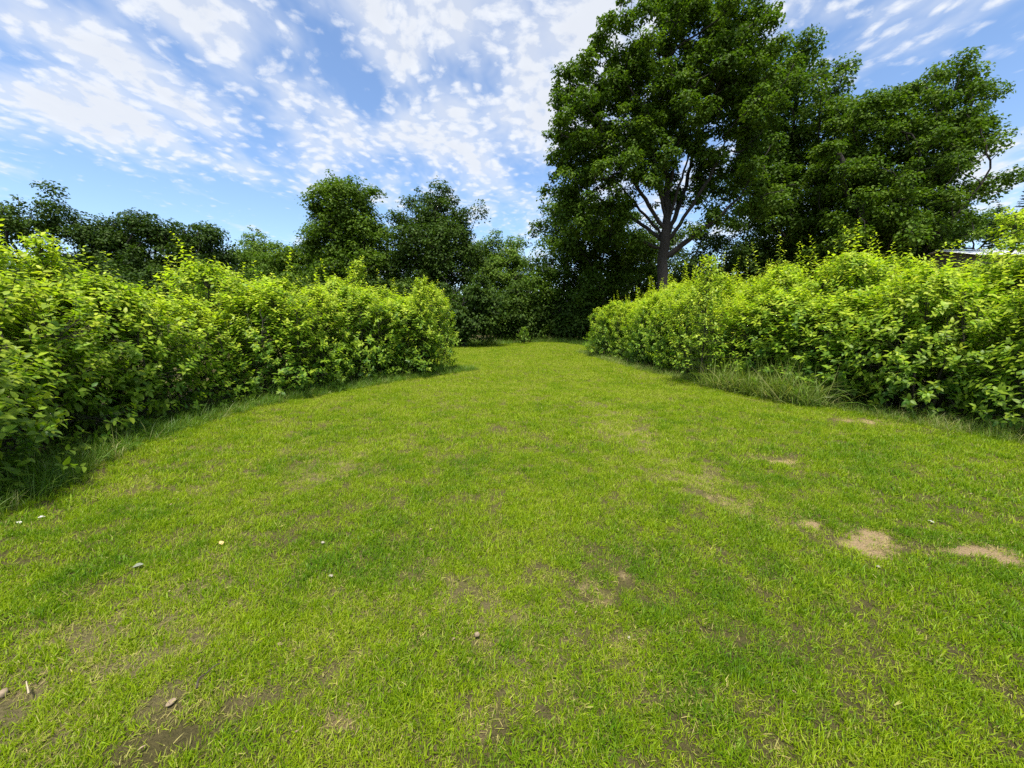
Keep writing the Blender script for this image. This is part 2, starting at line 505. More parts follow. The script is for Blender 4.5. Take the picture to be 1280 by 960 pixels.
nz = fbm(P[:, 0] * 6, P[:, 1] * 6 + 22, 3)
keep = RNG.random(len(P)) < np.clip(1.06 - 1.08 * b - 0.45 * d * (nz < 0.55) - 0.60 * (nz < 0.41), 0.10, 1)
G, P, b, d, nz = G[keep], P[keep], b[keep], d[keep], nz[keep]
n = len(P)
straw = RNG.random(n) < np.clip(0.02 + 0.18 * d + 0.4 * b, 0, 0.75)
tint = np.clip(0.26 + 0.40 * d + 0.62 * (fbm(P[:, 0] * 1.6 + 70, P[:, 1] * 1.6, 5, gain=0.65) - 0.5) - 0.5 * (nz - 0.5) + RNG.normal(0, 0.07, n), 0, 0.62)
tint = np.clip(tint + 0.20 * np.clip((P[:, 1] - 3.0) / 6, 0, 1), 0, 0.58)
tint = np.where(straw, RNG.uniform(0.68, 1.0, n), tint)
scl = G[:, 2] * RNG.uniform(0.75, 1.2, n) * (1 - 0.35 * np.clip(b, 0, 1)) * (0.8 + 0.5 * nz) * np.where(straw, 0.85, 1)
rot = np.column_stack([RNG.normal(0, 0.18, n), RNG.normal(0, 0.18, n), RNG.uniform(0, 6.28, n)])
rot[straw, :2] += RNG.normal(0, 0.5, (straw.sum(), 2))
idx = RNG.integers(0, 11, n)
zg = height(P[:, 0], P[:, 1]) - 0.012 * np.clip(b, 0, 1)
# dead straw lying flat where the turf is thin
Q = sector(60000, 0.9, 7.0, R(60))
Q = Q[(poly_dist(Q, LEFT_EDGE) > -0.2) & (poly_dist(Q, RIGHT_EDGE) < 0.2)]
qb, qd = bare(Q), dry(Q)
q = RNG.random(len(Q)) < np.clip(0.08 + 0.45 * qd + 0.5 * np.clip(qb, 0, 0.6) - 0.9 * np.clip(qb - 0.6, 0, 1), 0.03, 0.8)
Q, qb = Q[q], qb[q]
nq = len(Q)
P = np.concatenate([P, Q])
zg = np.concatenate([zg, height(Q[:, 0], Q[:, 1]) - 0.018 * np.clip(qb, 0, 1) + RNG.uniform(0.004, 0.012, nq)])
rot = np.concatenate([rot, np.column_stack([RNG.normal(0, 0.1, nq), RNG.normal(0, 0.1, nq), RNG.uniform(0, 6.28, nq)])])
scl = np.concatenate([scl, RNG.uniform(0.5, 0.95, nq)])
idx = np.concatenate([idx, RNG.integers(11, 14, nq)])
tint = np.concatenate([tint, np.clip(RNG.normal(0.88, 0.12, nq), 0.55, 1)])
lawn = scatter('lawn_grass', P, zg, rot, scl, idx, tint, lawn_tufts)
tag(lawn, 'short mown yellow-green lawn grass with worn dry patches', 'grass', kind='stuff')
print('lawn tufts', n)

tall_tufts = tuft_collection('tall_tuft',
    [(11, 0.06, 0.14, 0.34, 0.0075, 0.35, 1.2, 4)] * 5 + [(9, 0.08, 0.2, 0.5, 0.008, 0.3, 1.5, 4)] * 4, M['long_grass'], 23)
def margin(line, n, lo, hi, sgn):
    seg = np.diff(line, axis=0)
    L = np.linalg.norm(seg, axis=1)
    i = RNG.choice(len(seg), n, p=L / L.sum())
    t = RNG.random(n)
    p = line[i] + seg[i] * t[:, None]
    nrm = np.stack([seg[i][:, 1], -seg[i][:, 0]], 1) / L[i][:, None]
    return p + nrm * (RNG.uniform(lo, hi, n) * sgn)[:, None]
def fringe(name, label, P, sc, tint_lo, tint_hi, straw_p):
    n = len(P)
    t = np.where(RNG.random(n) < straw_p, RNG.uniform(0.7, 1, n), RNG.uniform(tint_lo, tint_hi, n))
    rot = np.column_stack([RNG.normal(0, 0.22, n), RNG.normal(0, 0.22, n), RNG.uniform(0, 6.28, n)])
    o = scatter(name, P, height(P[:, 0], P[:, 1]), rot, sc * RNG.uniform(0.6, 1.25, n), RNG.integers(0, 9, n), t, tall_tufts)
    tag(o, label, 'long grass', kind='stuff')
Pl = margin(LEFT_EDGE[1:], 2600, -0.5, 0.36, 1)
fringe('long_grass', 'dark long grass arching out from under the left hedge', Pl, 0.75, 0.1, 0.5, 0.08)
Pr = margin(RIGHT_EDGE[1:], 3600, -0.5, 0.42, -1)
fringe('long_grass', 'uncut long grass and dry straw along the foot of the right hedge', Pr, 0.66, 0.3, 0.66, 0.30)
wild = margin(RIGHT_EDGE[5:9], 2600, -0.6, 0.65, -1)
wc = ground_at(975, 497)
wd_ = np.hypot((wild[:, 0] - wc[0]) / 1.5, (wild[:, 1] - wc[1]) / 1.9)
wild = wild[wd_ < RNG.uniform(0.5, 1.2, len(wild))]
fringe('wild_grass', 'tall pale wild grass leaning out at the middle of the right hedge', wild, 1.85, 0.50, 0.68, 0.12)
end = np.column_stack([RNG.uniform(-5.0, 6.5, 3200), RNG.uniform(25.5, 34.5, 3200)])
end = end[(end[:, 1] > 32.0 - 1.15 * np.clip(end[:, 0] - 1.0, 0, 5) - 1.1 * np.clip(0.5 - end[:, 0], 0, 5.5) + RNG.normal(0, 0.5, len(end)))]
fringe('long_grass', 'bright uncut grass bank at the far end of the lawn', end, 1.5, 0.25, 0.55, 0.05)

# ------------------------------------------------------------------ trees
def grow(attr, nodes, parent, D, di, dk, iters, rng, up=0.12):
    """space colonisation; nodes (list), parent (list of int)"""
    pos = np.array(nodes, float)
    par = list(parent)
    A = attr.copy()
    best = np.full(len(A), 1e9)
    bi = np.zeros(len(A), int)
    for k in range(0, len(pos)):
        dd = np.linalg.norm(A - pos[k], axis=1)
        q = dd < best
        best[q], bi[q] = dd[q], k
    for it in range(iters):
        act = best < di
        if not act.any():
            act = best < best.min() + D * 2 if len(best) else act
        if not len(A):
            break
        idx = bi[act]
        dirs = unit(A[act] - pos[idx])
        src = np.unique(idx)
        acc = np.zeros((len(pos), 3))
        np.add.at(acc, idx, dirs)
        nd = unit(acc[src]) + np.array([0, 0, up]) + rng.normal(0, 0.16, (len(src), 3))
        new = pos[src] + unit(nd) * D
        base = len(pos)
        pos = np.vstack([pos, new])
        par += list(src)
        dm = np.linalg.norm(A[:, None, :] - new[None], axis=2)
        j = dm.argmin(1)
        dmin = dm[np.arange(len(A)), j]
        q = dmin < best
        best[q], bi[q] = dmin[q], base + j[q]
        k = best > dk
        A, best, bi = A[k], best[k], bi[k]
        if len(pos) > 9000:
            break
    return pos, np.array(par)
def pipe(pos, par, r0, ex=2.35):
    n = len(pos)
    s = np.zeros(n)
    kids = np.zeros(n, int)
    for i in range(n - 1, 0, -1):
        if kids[i] == 0:
            s[i] = r0 ** ex
        s[par[i]] += s[i]
        kids[par[i]] += 1
    s[0] = max(s[0], r0 ** ex)
    return s ** (1 / ex), kids
def chains(par, rad):
    n = len(par)
    main = np.full(n, -1)
    for i in range(1, n):
        p = par[i]
        if main[p] < 0 or rad[i] > rad[main[p]]:
            main[p] = i
    out = []
    for i in range(1, n):
        if main[par[i]] != i or par[i] == 0:
            c = [par[i], i]
            while main[c[-1]] >= 0:
                c.append(main[c[-1]])
            out.append(c)
    return out
def tube(pts, rad, k):
    pts = np.asarray(pts)
    tg = np.gradient(pts, axis=0)
    tg = unit(tg)
    ref = np.array([1.0, 0, 0]) if abs(tg[0][0]) < 0.8 else np.array([0, 1.0, 0])
    a = unit(np.cross(tg, ref))
    bb = np.cross(tg, a)
    ang = np.arange(k) * 2 * math.pi / k
    V = pts[:, None] + rad[:, None, None] * (a[:, None] * np.cos(ang)[None, :, None] + bb[:, None] * np.sin(ang)[None, :, None])
    V = V.reshape(-1, 3)
    m = len(pts)
    i = (np.arange(m - 1)[:, None] * k + np.arange(k)[None]).ravel()
    j = (np.arange(m - 1)[:, None] * k + (np.arange(k)[None] + 1) % k).ravel()
    return V, np.stack([i, j, j + k, i + k], 1)
def wood_mesh(name, pos, rad, chs, mat, kmin=4, kmax=9):
    Vs, Fs, o = [], [], 0
    for c in chs:
        r = rad[c].copy()
        if len(c) > 1:
            r[0] = min(r[0], r[1] * 1.15)
        V, q = tube(pos[c], r, kmax if r[0] > 0.08 else kmin)
        Vs.append(V)
        Fs.append(q + o)
        o += len(V)
    return mesh_np(name, np.concatenate(Vs), np.concatenate(Fs), mat, smooth=True)
def leaf_cards(C, N, T, L, W, fold, tint):
    """kite-shaped leaves folded along the midrib: 4 corners, 2 triangles"""
    T = unit(T - N * (T * N).sum(1, keepdims=True))
    S = np.cross(N, T)
    L, W = L[:, None], W[:, None]
    base = C - T * L * 0.5
    tip = C + T * L * 0.5 - N * L * 0.10
    l = C - S * W * 0.5 + N * W * fold
    r = C + S * W * 0.5 + N * W * fold
    V = np.stack([base, l, tip, r], 1).reshape(-1, 3)
    i = np.arange(len(C)) * 4
    Ft = np.concatenate([np.stack([i, i + 2, i + 1], 1), np.stack([i, i + 3, i + 2], 1)])
    return V, Ft, np.repeat(tint, 4)

def crown_leaves(clumps, crad, nper, size, rng, flat=0.7, up=0.75, tint0=0.35, centre=None):
    """leaf clumps: many small leaves on the outside of each twig cluster"""
    k = len(clumps)
    cnt = np.maximum(8, (nper * (crad / crad.mean()) ** 2 * rng.uniform(0.7, 1.3, k)).astype(int))
    ci = np.repeat(np.arange(k), cnt)
    n = len(ci)
    d = unit(rng.normal(0, 1, (n, 3)))
    d[:, 2] = np.where(rng.random(n) < 0.35, np.abs(d[:, 2]), d[:, 2])
    rr = crad[ci] * rng.random(n) ** 0.45 * (0.75 + 0.5 * vnoise(d[:, 0] * 3 + ci * 7.7, d[:, 1] * 3 + ci * 3.1 + d[:, 2] * 2))
    C = clumps[ci] + d * rr[:, None] * np.array([1, 1, flat])
    N = unit(d * 0.55 + np.array([0, 0, up]) + rng.normal(0, 0.45, (n, 3)))
    T = unit(d * np.array([1, 1, 0.2]) + np.array([0, 0, -0.25]) + rng.normal(0, 0.5, (n, 3)))
    L = size * rng.uniform(0.7, 1.35, n)
    tint = np.clip(tint0 + rng.normal(0, 0.10, k)[ci] + rng.normal(0, 0.08, n), 0, 1)
    return leaf_cards(C, N, T, L, L * rng.uniform(0.55, 0.8, n), 0.18, tint)

def sample_ellipsoids(E, n, rng, shell=0.45, mind=0.0):
    """points inside a union of ellipsoids, thicker towards the outside, kept apart"""
    vol = np.array([e[3] * e[4] * e[5] for e in E])
    out = []
    tries = 0
    while len(out) < n and tries < n * 40:
        tries += 1
        e = E[rng.choice(len(E), p=vol / vol.sum())]
        d = unit(rng.normal(0, 1, 3))
        p = np.array(e[:3]) + d * np.array(e[3:6]) * rng.random() ** shell
        if p[2] < 0.25:
            continue
        if mind > 0 and out:
            q = np.array(out)
            if (np.linalg.norm(q - p, axis=1) < mind).any():
                continue
        out.append(p)
    return np.array(out)

def make_tree(name, label, cat, Y, blobs, trunk_px, fork_py, seed, nclump=120, crad=0.75, nper=150, size=0.17, mat='tree_leaf',
              depth=1.0, group=None, r0=0.022, split=False, D=0.45, mind=0.0, tint0=0.35, shell=0.45, lean=0.0, flat=0.7, rmin=0.05, limbs=()):
    rng = np.random.default_rng(seed)
    bx = at_depth(trunk_px, 400, Y)[0]
    root = tag(link(name, None, None, (bx, Y, height(np.array([bx]), np.array([Y]))[0])), label, cat, group)
    E = []
    for cx, cy, rx, ry in blobs:
        c = at_depth(cx, cy, Y)
        sx, sz = rx * Y / F, ry * Y / F
        yy = rng.uniform(-0.25, 0.25) * sx
        E.append((c[0] - bx, yy, c[2], sx, 0.5 * (sx + sz) * depth, sz))
    cl = sample_ellipsoids(E, nclump, rng, shell, mind)
    cr = crad * rng.uniform(0.6, 1.35, len(cl))
    at = np.concatenate([cl] + [cl + rng.normal(0, 0.45, cl.shape) * crad for _ in range(2)])
    fz = max(0.8, at_depth(trunk_px, fork_py, Y)[2])
    m = max(3, int(fz / D))
    f = np.linspace(0, 1, m + 1)
    tr = np.column_stack([lean * f + 0.10 * np.sin(f * 5 + seed) * f, 0.08 * np.sin(f * 4 + seed * 2) * f, -0.15 + f * (fz + 0.15)])
    nodes, parents, low = tr.tolist(), [0] + list(range(m)), list(rmin * (1 - 0.30 * f))
    for ra, rb, line in limbs:                 # main limbs as they show in the photo: (pixel x, pixel y, metres behind the trunk)
        q = np.array([at_depth(a, b_, Y + c) - np.array([bx, Y, 0]) for a, b_, c in line])
        seg = np.concatenate([[0], np.cumsum(np.linalg.norm(np.diff(q, axis=0), axis=1))])
        ss = np.arange(0, seg[-1], D)
        pl = np.column_stack([np.interp(ss, seg, q[:, j]) for j in range(3)])
        pl[1:] += rng.normal(0, 0.03, pl[1:].shape)
        prev = int(np.linalg.norm(np.array(nodes) - pl[0], axis=1).argmin())
        for k, p in enumerate(pl[1:]):
            parents.append(prev)
            nodes.append(p.tolist())
            low.append(ra + (rb - ra) * k / max(1, len(pl) - 2))
            prev = len(nodes) - 1
    pos, par = grow(at, nodes, parents, D, D * 9, D * 0.9, 110, rng)
    rad, kids = pipe(pos, par, r0)
    h = np.clip(1 - pos[:, 2] / 1.2, 0, 1)
    rad[:len(low)] = np.clip(rad[:len(low)], low, np.array(low) * 1.25) if limbs else np.maximum(rad[:len(low)], low)
    for i in range(1, len(pos)):
        rad[i] = min(rad[i], rad[par[i]])
    rad = rad * (1 + 0.5 * h ** 2)
    chs = chains(par, rad)
    if split:
        thick = [c for c in chs if rad[c[1]] > 0.085]
        thin = [c for c in chs if rad[c[1]] <= 0.085]
        thick.sort(key=lambda c: -rad[c[1]])
        link('trunk', wood_mesh('trunk', pos, rad, thick[:1], M['bark'], 6, 14), root)
        for c in thick[1:]:
            link('limb', wood_mesh('limb', pos, rad, [c], M['bark'], 6, 10), root)
        tag(link('twigs', wood_mesh('twigs', pos, rad, thin, M['bark'], 4, 6), root), kind='stuff')
    else:
        link('trunk', wood_mesh('trunk', pos, rad, chs, M['bark'], 3, 7), root)
    V, Ft, tn = crown_leaves(cl, cr, nper, size, rng, flat=flat, tint0=tint0)
    tip = pos[(kids == 0)]
    if len(tip):
        V2, F2, t2 = crown_leaves(tip, np.full(len(tip), crad * 0.5), nper * 0.12, size, rng, tint0=tint0)
        Ft = np.concatenate([Ft, F2 + len(V)])
        V = np.concatenate([V, V2])
        tn = np.concatenate([tn, t2])
    crown = link('crown', mesh_np('crown', V, Ft, M[mat], dict(tint=tn)), root)
    tag(crown, kind='stuff')
    return root

OAK_Y = 27.0
OAK_LIMBS = [(0.34, 0.05, [(829, 318, 0), (833, 285, 0), (835, 245, .2), (832, 190, .3), (828, 120, .2), (834, 60, 0)]),
             (0.22, 0.05, [(833, 322, 0), (865, 296, -.3), (900, 270, -.6), (930, 240, -.8)]),
             (0.16, 0.05, [(832, 305, 0), (808, 284, .5), (775, 262, 1.2), (740, 244, 2.0)]),
             (0.15, 0.04, [(833, 290, 0), (808, 252, -.5), (785, 215, -.8), (765, 190, -1)]),
             (0.17, 0.04, [(834, 295, 0), (852, 250, .8), (866, 195, 1.2), (878, 130, 1.4)]),
             (0.14, 0.04, [(834, 262, 0), (818, 212, .8), (804, 155, 1.2), (796, 100, 1.4)]),
             (0.15, 0.04, [(834, 302, 0), (862, 262, -.5), (888, 218, -.8), (908, 175, -1)]),
             (0.12, 0.04, [(834, 245, .2), (845, 195, -.6), (853, 150, -1)]),
             (0.11, 0.04, [(833, 275, .1), (822, 230, -.5), (816, 185, -.8), (808, 150, -1)]),
             (0.10, 0.03, [(834, 285, .1), (846, 240, -.4), (860, 200, -.7), (872, 160, -1)]),
             (0.10, 0.03, [(832, 298, .1), (800, 262, .6), (776, 232, 1.0), (752, 214, 1.4)]),
             (0.11, 0.04, [(832, 314, 0), (800, 300, .4), (770, 290, .6), (750, 284, .8)])]
make_tree('oak_tree', 'tallest tree, broad open crown with dark forked trunk showing above the right hedge', 'tree', OAK_Y,
    [(745, 160, 58, 82), (722, 232, 44, 50), (808, 78, 62, 80), (880, 45, 62, 66), (905, 130, 62, 75), (830, 150, 62, 66), (925, 215, 44, 50), (765, 258, 42, 28),
     (905, 275, 34, 18), (850, 0, 45, 26), (925, 20, 26, 28), (790, 200, 50, 50), (720, 110, 24, 36), (860, 215, 50, 30), (872, 282, 26, 16), (788, 284, 30, 18), (706, 250, 32, 36), (745, 286, 36, 20), (952, 255, 36, 36), (700, 180, 24, 36), (950, 150, 24, 40), (900, 165, 30, 28), (762, 78, 26, 26), (862, 296, 30, 15), (800, 302, 28, 15), (880, 240, 30, 24)],
    825, 322, 5, nclump=600, crad=0.64, nper=185, size=0.18, split=True, D=0.42, mind=0.42, depth=0.95, r0=0.020, shell=0.5, tint0=0.44, rmin=0.36, limbs=[(a * 0.85, b * 0.85, c) for a, b, c in OAK_LIMBS])
make_tree('broad_tree', 'dark green tree between the tallest tree and the one with an outstretched branch', 'tree', 33.0,
    [(985, 125, 52, 55), (1010, 200, 65, 65), (965, 225, 60, 60), (1040, 140, 25, 30), (1000, 285, 85, 45), (945, 120, 34, 40), (985, 80, 26, 16)], 1000, 340, 12, nclump=300, crad=0.95, nper=195, size=0.21, tint0=0.36, mind=0.5)
make_tree('broad_tree', 'wide dark green tree with a leafy branch stretched out over the shed roof', 'tree', 28.0,
    [(1105, 165, 58, 58), (1175, 130, 48, 42), (1200, 180, 38, 36), (1130, 240, 75, 62), (1070, 225, 55, 75), (1240, 188, 24, 13), (1222, 112, 22, 20), (1090, 300, 90, 40), (1175, 270, 38, 45), (1150, 200, 60, 50), (1128, 108, 24, 18)],
    1120, 335, 21, nclump=400, crad=0.78, nper=190, size=0.185, tint0=0.42, mind=0.45)
make_tree('bushy_tree', 'low dense dark tree spreading to the lawn left of the forked trunk', 'tree', 34.5,
    [(700, 305, 44, 44), (755, 300, 52, 56), (790, 345, 40, 50), (735, 365, 65, 50), (680, 365, 36, 50), (668, 290, 14, 18), (700, 405, 50, 28), (720, 265, 34, 26), (765, 410, 50, 26)],
    745, 395, 33, nclump=320, crad=0.95, nper=180, size=0.21, tint0=0.36, mind=0.5, mat='tree_leaf')
make_tree('round_tree', 'rounded oak-like tree rising left of centre above the left hedge', 'tree', 36.0,
    [(428, 262, 36, 28), (455, 250, 20, 18), (440, 300, 46, 34), (408, 300, 24, 30), (455, 345, 50, 34), (395, 345, 35, 28), (425, 240, 16, 12)],
    432, 360, 44, nclump=240, crad=0.95, nper=210, size=0.20, tint0=0.46, mind=0.5)
make_tree('dark_tree', 'dense dark tree with pointed upright shoots just left of the lawn end', 'tree', 37.0,
    [(545, 275, 38, 34), (510, 290, 26, 32), (580, 300, 28, 36), (540, 330, 62, 45), (550, 246, 13, 16), (525, 375, 55, 35), (505, 262, 10, 14), (575, 262, 10, 16)],
    545, 370, 51, nclump=280, crad=0.95, nper=180, size=0.20, tint0=0.34, mind=0.5, mat='dark_leaf')
make_tree('pale_tree', 'paler slender tree in the gap at the end of the lawn', 'tree', 44.0,
    [(625, 320, 22, 26), (645, 330, 20, 34), (610, 345, 25, 28), (635, 375, 42, 34), (622, 300, 8, 12), (655, 308, 9, 12), (600, 325, 12, 20)],
    630, 390, 58, nclump=170, crad=0.95, nper=170, size=0.2, tint0=0.45, mat='pale_leaf')
L_TREES = [
    ('dark bushy tree with a pointed leader at the far left edge', 33.0, [(70, 285, 34, 30), (30, 292, 45, 32), (-20, 290, 40, 40), (68, 246, 9, 16), (40, 340, 70, 34), (95, 300, 18, 18)], 40, 'dark_leaf', .35),
    ('low dark tree next after the pointed one along the left treeline', 35.0, [(140, 300, 32, 26), (178, 290, 24, 20), (178, 272, 7, 8), (160, 335, 50, 34)], 150, 'dark_leaf', .25),
    ('rounded dark tree, third along the left treeline', 36.0, [(225, 305, 36, 24), (260, 300, 26, 22), (240, 340, 55, 34)], 240, 'dark_leaf', .25),
    ('thin pale tree top showing between the left treeline and the rounded tree', 48.0, [(318, 308, 14, 18), (330, 320, 18, 20), (300, 330, 18, 18), (320, 352, 35, 24)], 318, 'pale_leaf', .5),
    ('low mid-green tree leaning against the left side of the rounded tree', 38.0, [(358, 335, 30, 26), (378, 325, 20, 20), (350, 365, 40, 24)], 362, 'tree_leaf', .42)]
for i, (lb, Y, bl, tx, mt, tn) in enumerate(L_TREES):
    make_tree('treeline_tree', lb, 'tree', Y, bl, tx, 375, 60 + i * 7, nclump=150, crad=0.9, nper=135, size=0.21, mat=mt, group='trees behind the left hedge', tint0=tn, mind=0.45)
# understorey that closes the view below the crowns
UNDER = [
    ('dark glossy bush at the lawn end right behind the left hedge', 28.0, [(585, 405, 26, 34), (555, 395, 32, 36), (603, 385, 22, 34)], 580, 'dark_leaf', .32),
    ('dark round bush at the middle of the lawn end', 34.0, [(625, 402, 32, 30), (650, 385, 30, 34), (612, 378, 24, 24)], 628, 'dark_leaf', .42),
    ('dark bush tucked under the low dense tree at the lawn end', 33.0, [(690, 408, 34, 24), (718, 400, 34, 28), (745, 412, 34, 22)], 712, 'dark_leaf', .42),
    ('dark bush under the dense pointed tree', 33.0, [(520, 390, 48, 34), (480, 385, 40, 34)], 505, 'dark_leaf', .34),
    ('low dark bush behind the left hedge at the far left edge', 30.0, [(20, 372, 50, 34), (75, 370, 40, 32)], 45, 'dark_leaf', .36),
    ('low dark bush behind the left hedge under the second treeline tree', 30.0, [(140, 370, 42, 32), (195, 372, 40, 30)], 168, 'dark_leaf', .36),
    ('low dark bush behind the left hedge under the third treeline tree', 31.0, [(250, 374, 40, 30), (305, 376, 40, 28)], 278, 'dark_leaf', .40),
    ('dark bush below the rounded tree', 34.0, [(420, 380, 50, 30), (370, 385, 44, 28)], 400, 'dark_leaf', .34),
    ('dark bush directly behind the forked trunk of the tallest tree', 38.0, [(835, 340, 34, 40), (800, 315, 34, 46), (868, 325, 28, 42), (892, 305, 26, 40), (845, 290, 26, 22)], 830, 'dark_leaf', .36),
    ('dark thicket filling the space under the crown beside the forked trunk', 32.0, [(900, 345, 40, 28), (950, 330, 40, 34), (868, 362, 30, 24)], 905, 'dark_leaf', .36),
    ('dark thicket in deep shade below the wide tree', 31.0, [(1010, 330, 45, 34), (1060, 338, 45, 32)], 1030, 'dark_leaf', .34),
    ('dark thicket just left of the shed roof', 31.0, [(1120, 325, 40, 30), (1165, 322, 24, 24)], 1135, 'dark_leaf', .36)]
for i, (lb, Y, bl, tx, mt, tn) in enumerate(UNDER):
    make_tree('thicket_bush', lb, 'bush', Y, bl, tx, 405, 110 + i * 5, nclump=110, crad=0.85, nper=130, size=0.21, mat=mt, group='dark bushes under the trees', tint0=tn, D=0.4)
# the wood beyond, one mass in the gaps between the nearer trees
rng = np.random.default_rng(77)
wx = rng.uniform(-95, 95, 900)
wy = 58 + rng.uniform(0, 14, 900) + 0.08 * np.abs(wx)
wtop = 4.5 + 4.0 * fbm(wx * 0.11 + 3, wy * 0.02, 3)
wz = wtop * rng.random(900) ** 0.6
V, Ft, tn = crown_leaves(np.column_stack([wx, wy, wz]), rng.uniform(1.0, 1.9, 900), 48, 0.52, rng, tint0=0.3)
tag(link('distant_wood', mesh_np('distant_wood', V, Ft, M['dark_leaf'], dict(tint=tn))), 'distant dark wood glimpsed through gaps between the nearer trees', 'wood', kind='stuff')
make_tree('olive_tree', 'rounded olive-green tree behind the shed roof', 'tree', 48.0,
    [(1190, 295, 30, 16), (1225, 290, 20, 14), (1250, 285, 40, 22)], 1205, 320, 201, nclump=70, crad=1.0, nper=130, size=0.24, mat='pale_leaf', tint0=0.35)

def make_spruce(label, px, top_py, Y, seed, rbase):
    rng = np.random.default_rng(seed)
    b = at_depth(px, top_py, Y)
    H = b[2]
    root = tag(link('spruce_tree', None, None, (b[0], Y, 0)), label, 'conifer', 'conifers at the right edge')
    pts = np.column_stack([np.zeros(14), np.zeros(14), np.linspace(-0.1, H, 14)])
    V, q = tube(pts, np.linspace(0.18, 0.012, 14), 7)
    link('trunk', mesh_np('trunk', V, q, M['bark'], smooth=True), root)
    C, N, T, L = [], [], [], []
    z = 0.8
    while z < H:
        f = 1 - z / H
        nb = max(4, int(9 * f + 4))
        for k in range(nb):
            a = rng.uniform(0, 6.283)
            ln = rbase * f ** 0.85 * rng.uniform(0.65, 1.1) + 0.05
            m = int(ln / 0.12) + 2
            s = np.linspace(0.05, 1, m)
            h = np.array([math.cos(a), math.sin(a), 0])
            sd = np.array([-h[1], h[0], 0])
            p = np.outer(s * ln, h)
            p[:, 2] = z - 0.28 * ln * s + 0.30 * ln * s ** 3
            for side in (-1, 0, 1):
                off = np.outer((0.22 * ln * (1 - s) + 0.06) * side * rng.uniform(0.3, 1, m), sd)
                C.append(p + off)
                N.append(np.tile([0, 0, 1.0], (m, 1)) + rng.normal(0, 0.4, (m, 3)))
                T.append(np.tile(h + sd * side * 0.8, (m, 1)) + rng.normal(0, 0.3, (m, 3)))
        z += 0.18 + 0.25 * f
    C, N, T = np.concatenate(C), unit(np.concatenate(N)), unit(np.concatenate(T))
    n = len(C)
    V, Ft, tn = leaf_cards(C, N, T, rng.uniform(0.18, 0.3, n), rng.uniform(0.05, 0.09, n), 0.2, np.clip(rng.normal(0.4, 0.15, n), 0, 1))
    tag(link('crown', mesh_np('crown', V, Ft, M['needle'], dict(tint=tn)), root), kind='stuff')
make_spruce('small dark conifer with a pointed tip above the shed roof', 1249, 254, 45.0, 301, 2.0)
make_spruce('taller dark conifer cut off by the right edge of the picture', 1290, 215, 40.0, 302, 2.4)

# ------------------------------------------------------------------ shed behind the right hedge
shed_c = at_depth(1222, 312, 24.0)
shed = tag(link('shed', None, None, (shed_c[0] - 0.1, 24.0, 0)), 'shed with a pale metal roof peeping over the right hedge below the outstretched branch', 'shed')
M['shed_wall'] = plain_mat('shed_wall', (0.10, 0.085, 0.07), (0.17, 0.15, 0.12), 6.0)
M['shed_roof'] = plain_mat('shed_roof', (0.62, 0.64, 0.66), (0.72, 0.73, 0.74), 3.0, 0.35, 0.1, 0.5)
SH = at_depth(1222, 304, 24.0)[2]
def box(x0, x1, y0, y1, z0, z1):
    V = np.array([(x, y, z) for z in (z0, z1) for y in (y0, y1) for x in (x0, x1)], float)
    Fq = np.array([(0, 2, 3, 1), (4, 5, 7, 6), (0, 1, 5, 4), (1, 3, 7, 5), (3, 2, 6, 7), (2, 0, 4, 6)])
    return V, Fq
eave = SH - 0.62
V = np.array([(0.3, 0.3, 0), (6, 0.3, 0), (6, 4.2, 0), (0.3, 4.2, 0), (0.3, 0.3, eave), (6, 0.3, eave), (6, 4.2, eave), (0.3, 4.2, eave), (0.3, 2.25, SH - 0.10), (6, 2.25, SH - 0.10)])
me = bpy.data.meshes.new('wall')
me.from_pydata(V.tolist(), [], [(0, 1, 5, 4), (1, 2, 6, 9, 5), (2, 3, 7, 6), (3, 0, 4, 8, 7)])
me.materials.append(M['shed_wall'])
link('wall', me, shed)
ridge_y = 2.25
for s in (-1, 1):
    for k in range(6):      # sheets of metal side by side on each slope
        x0, x1 = 0.0 + k * 1.05, 1.05 + k * 1.05 - 0.02
        ex = np.linspace(x0, x1, 13)
        prof = 0.018 * np.cos(np.arange(13) * math.pi)
        y_e = ridge_y + s * 2.35
        top = np.column_stack([ex, np.full(13, ridge_y + s * 0.01), SH - 0.03 + prof])
        bot = np.column_stack([ex, np.full(13, y_e), eave - 0.02 + prof])
        Vv = np.concatenate([top, bot, top - (0, 0, 0.02), bot - (0, 0, 0.02)])
        i = np.arange(12)
        q = np.concatenate([np.stack([i, i + 1, i + 14, i + 13], 1), np.stack([i + 26, i + 39, i + 40, i + 27], 1),
                            np.stack([i + 13, i + 14, i + 40, i + 39], 1), [[0, 13, 39, 26], [12, 38, 51, 25]]])
        link('roof_sheet', mesh_np('roof_sheet', Vv, q, M['shed_roof']), shed)
V, q = box(0.0, 6.3, ridge_y - 0.12, ridge_y + 0.12, SH - 0.005, SH + 0.03)
link('ridge_cap', mesh_np('ridge_cap', V, q, M['shed_roof']), shed)
V, q = box(0.0, 6.3, ridge_y - 2.47, ridge_y - 2.36, eave - 0.12, eave - 0.04)
link('gutter', mesh_np('gutter', V, q, M['shed_wall']), shed)

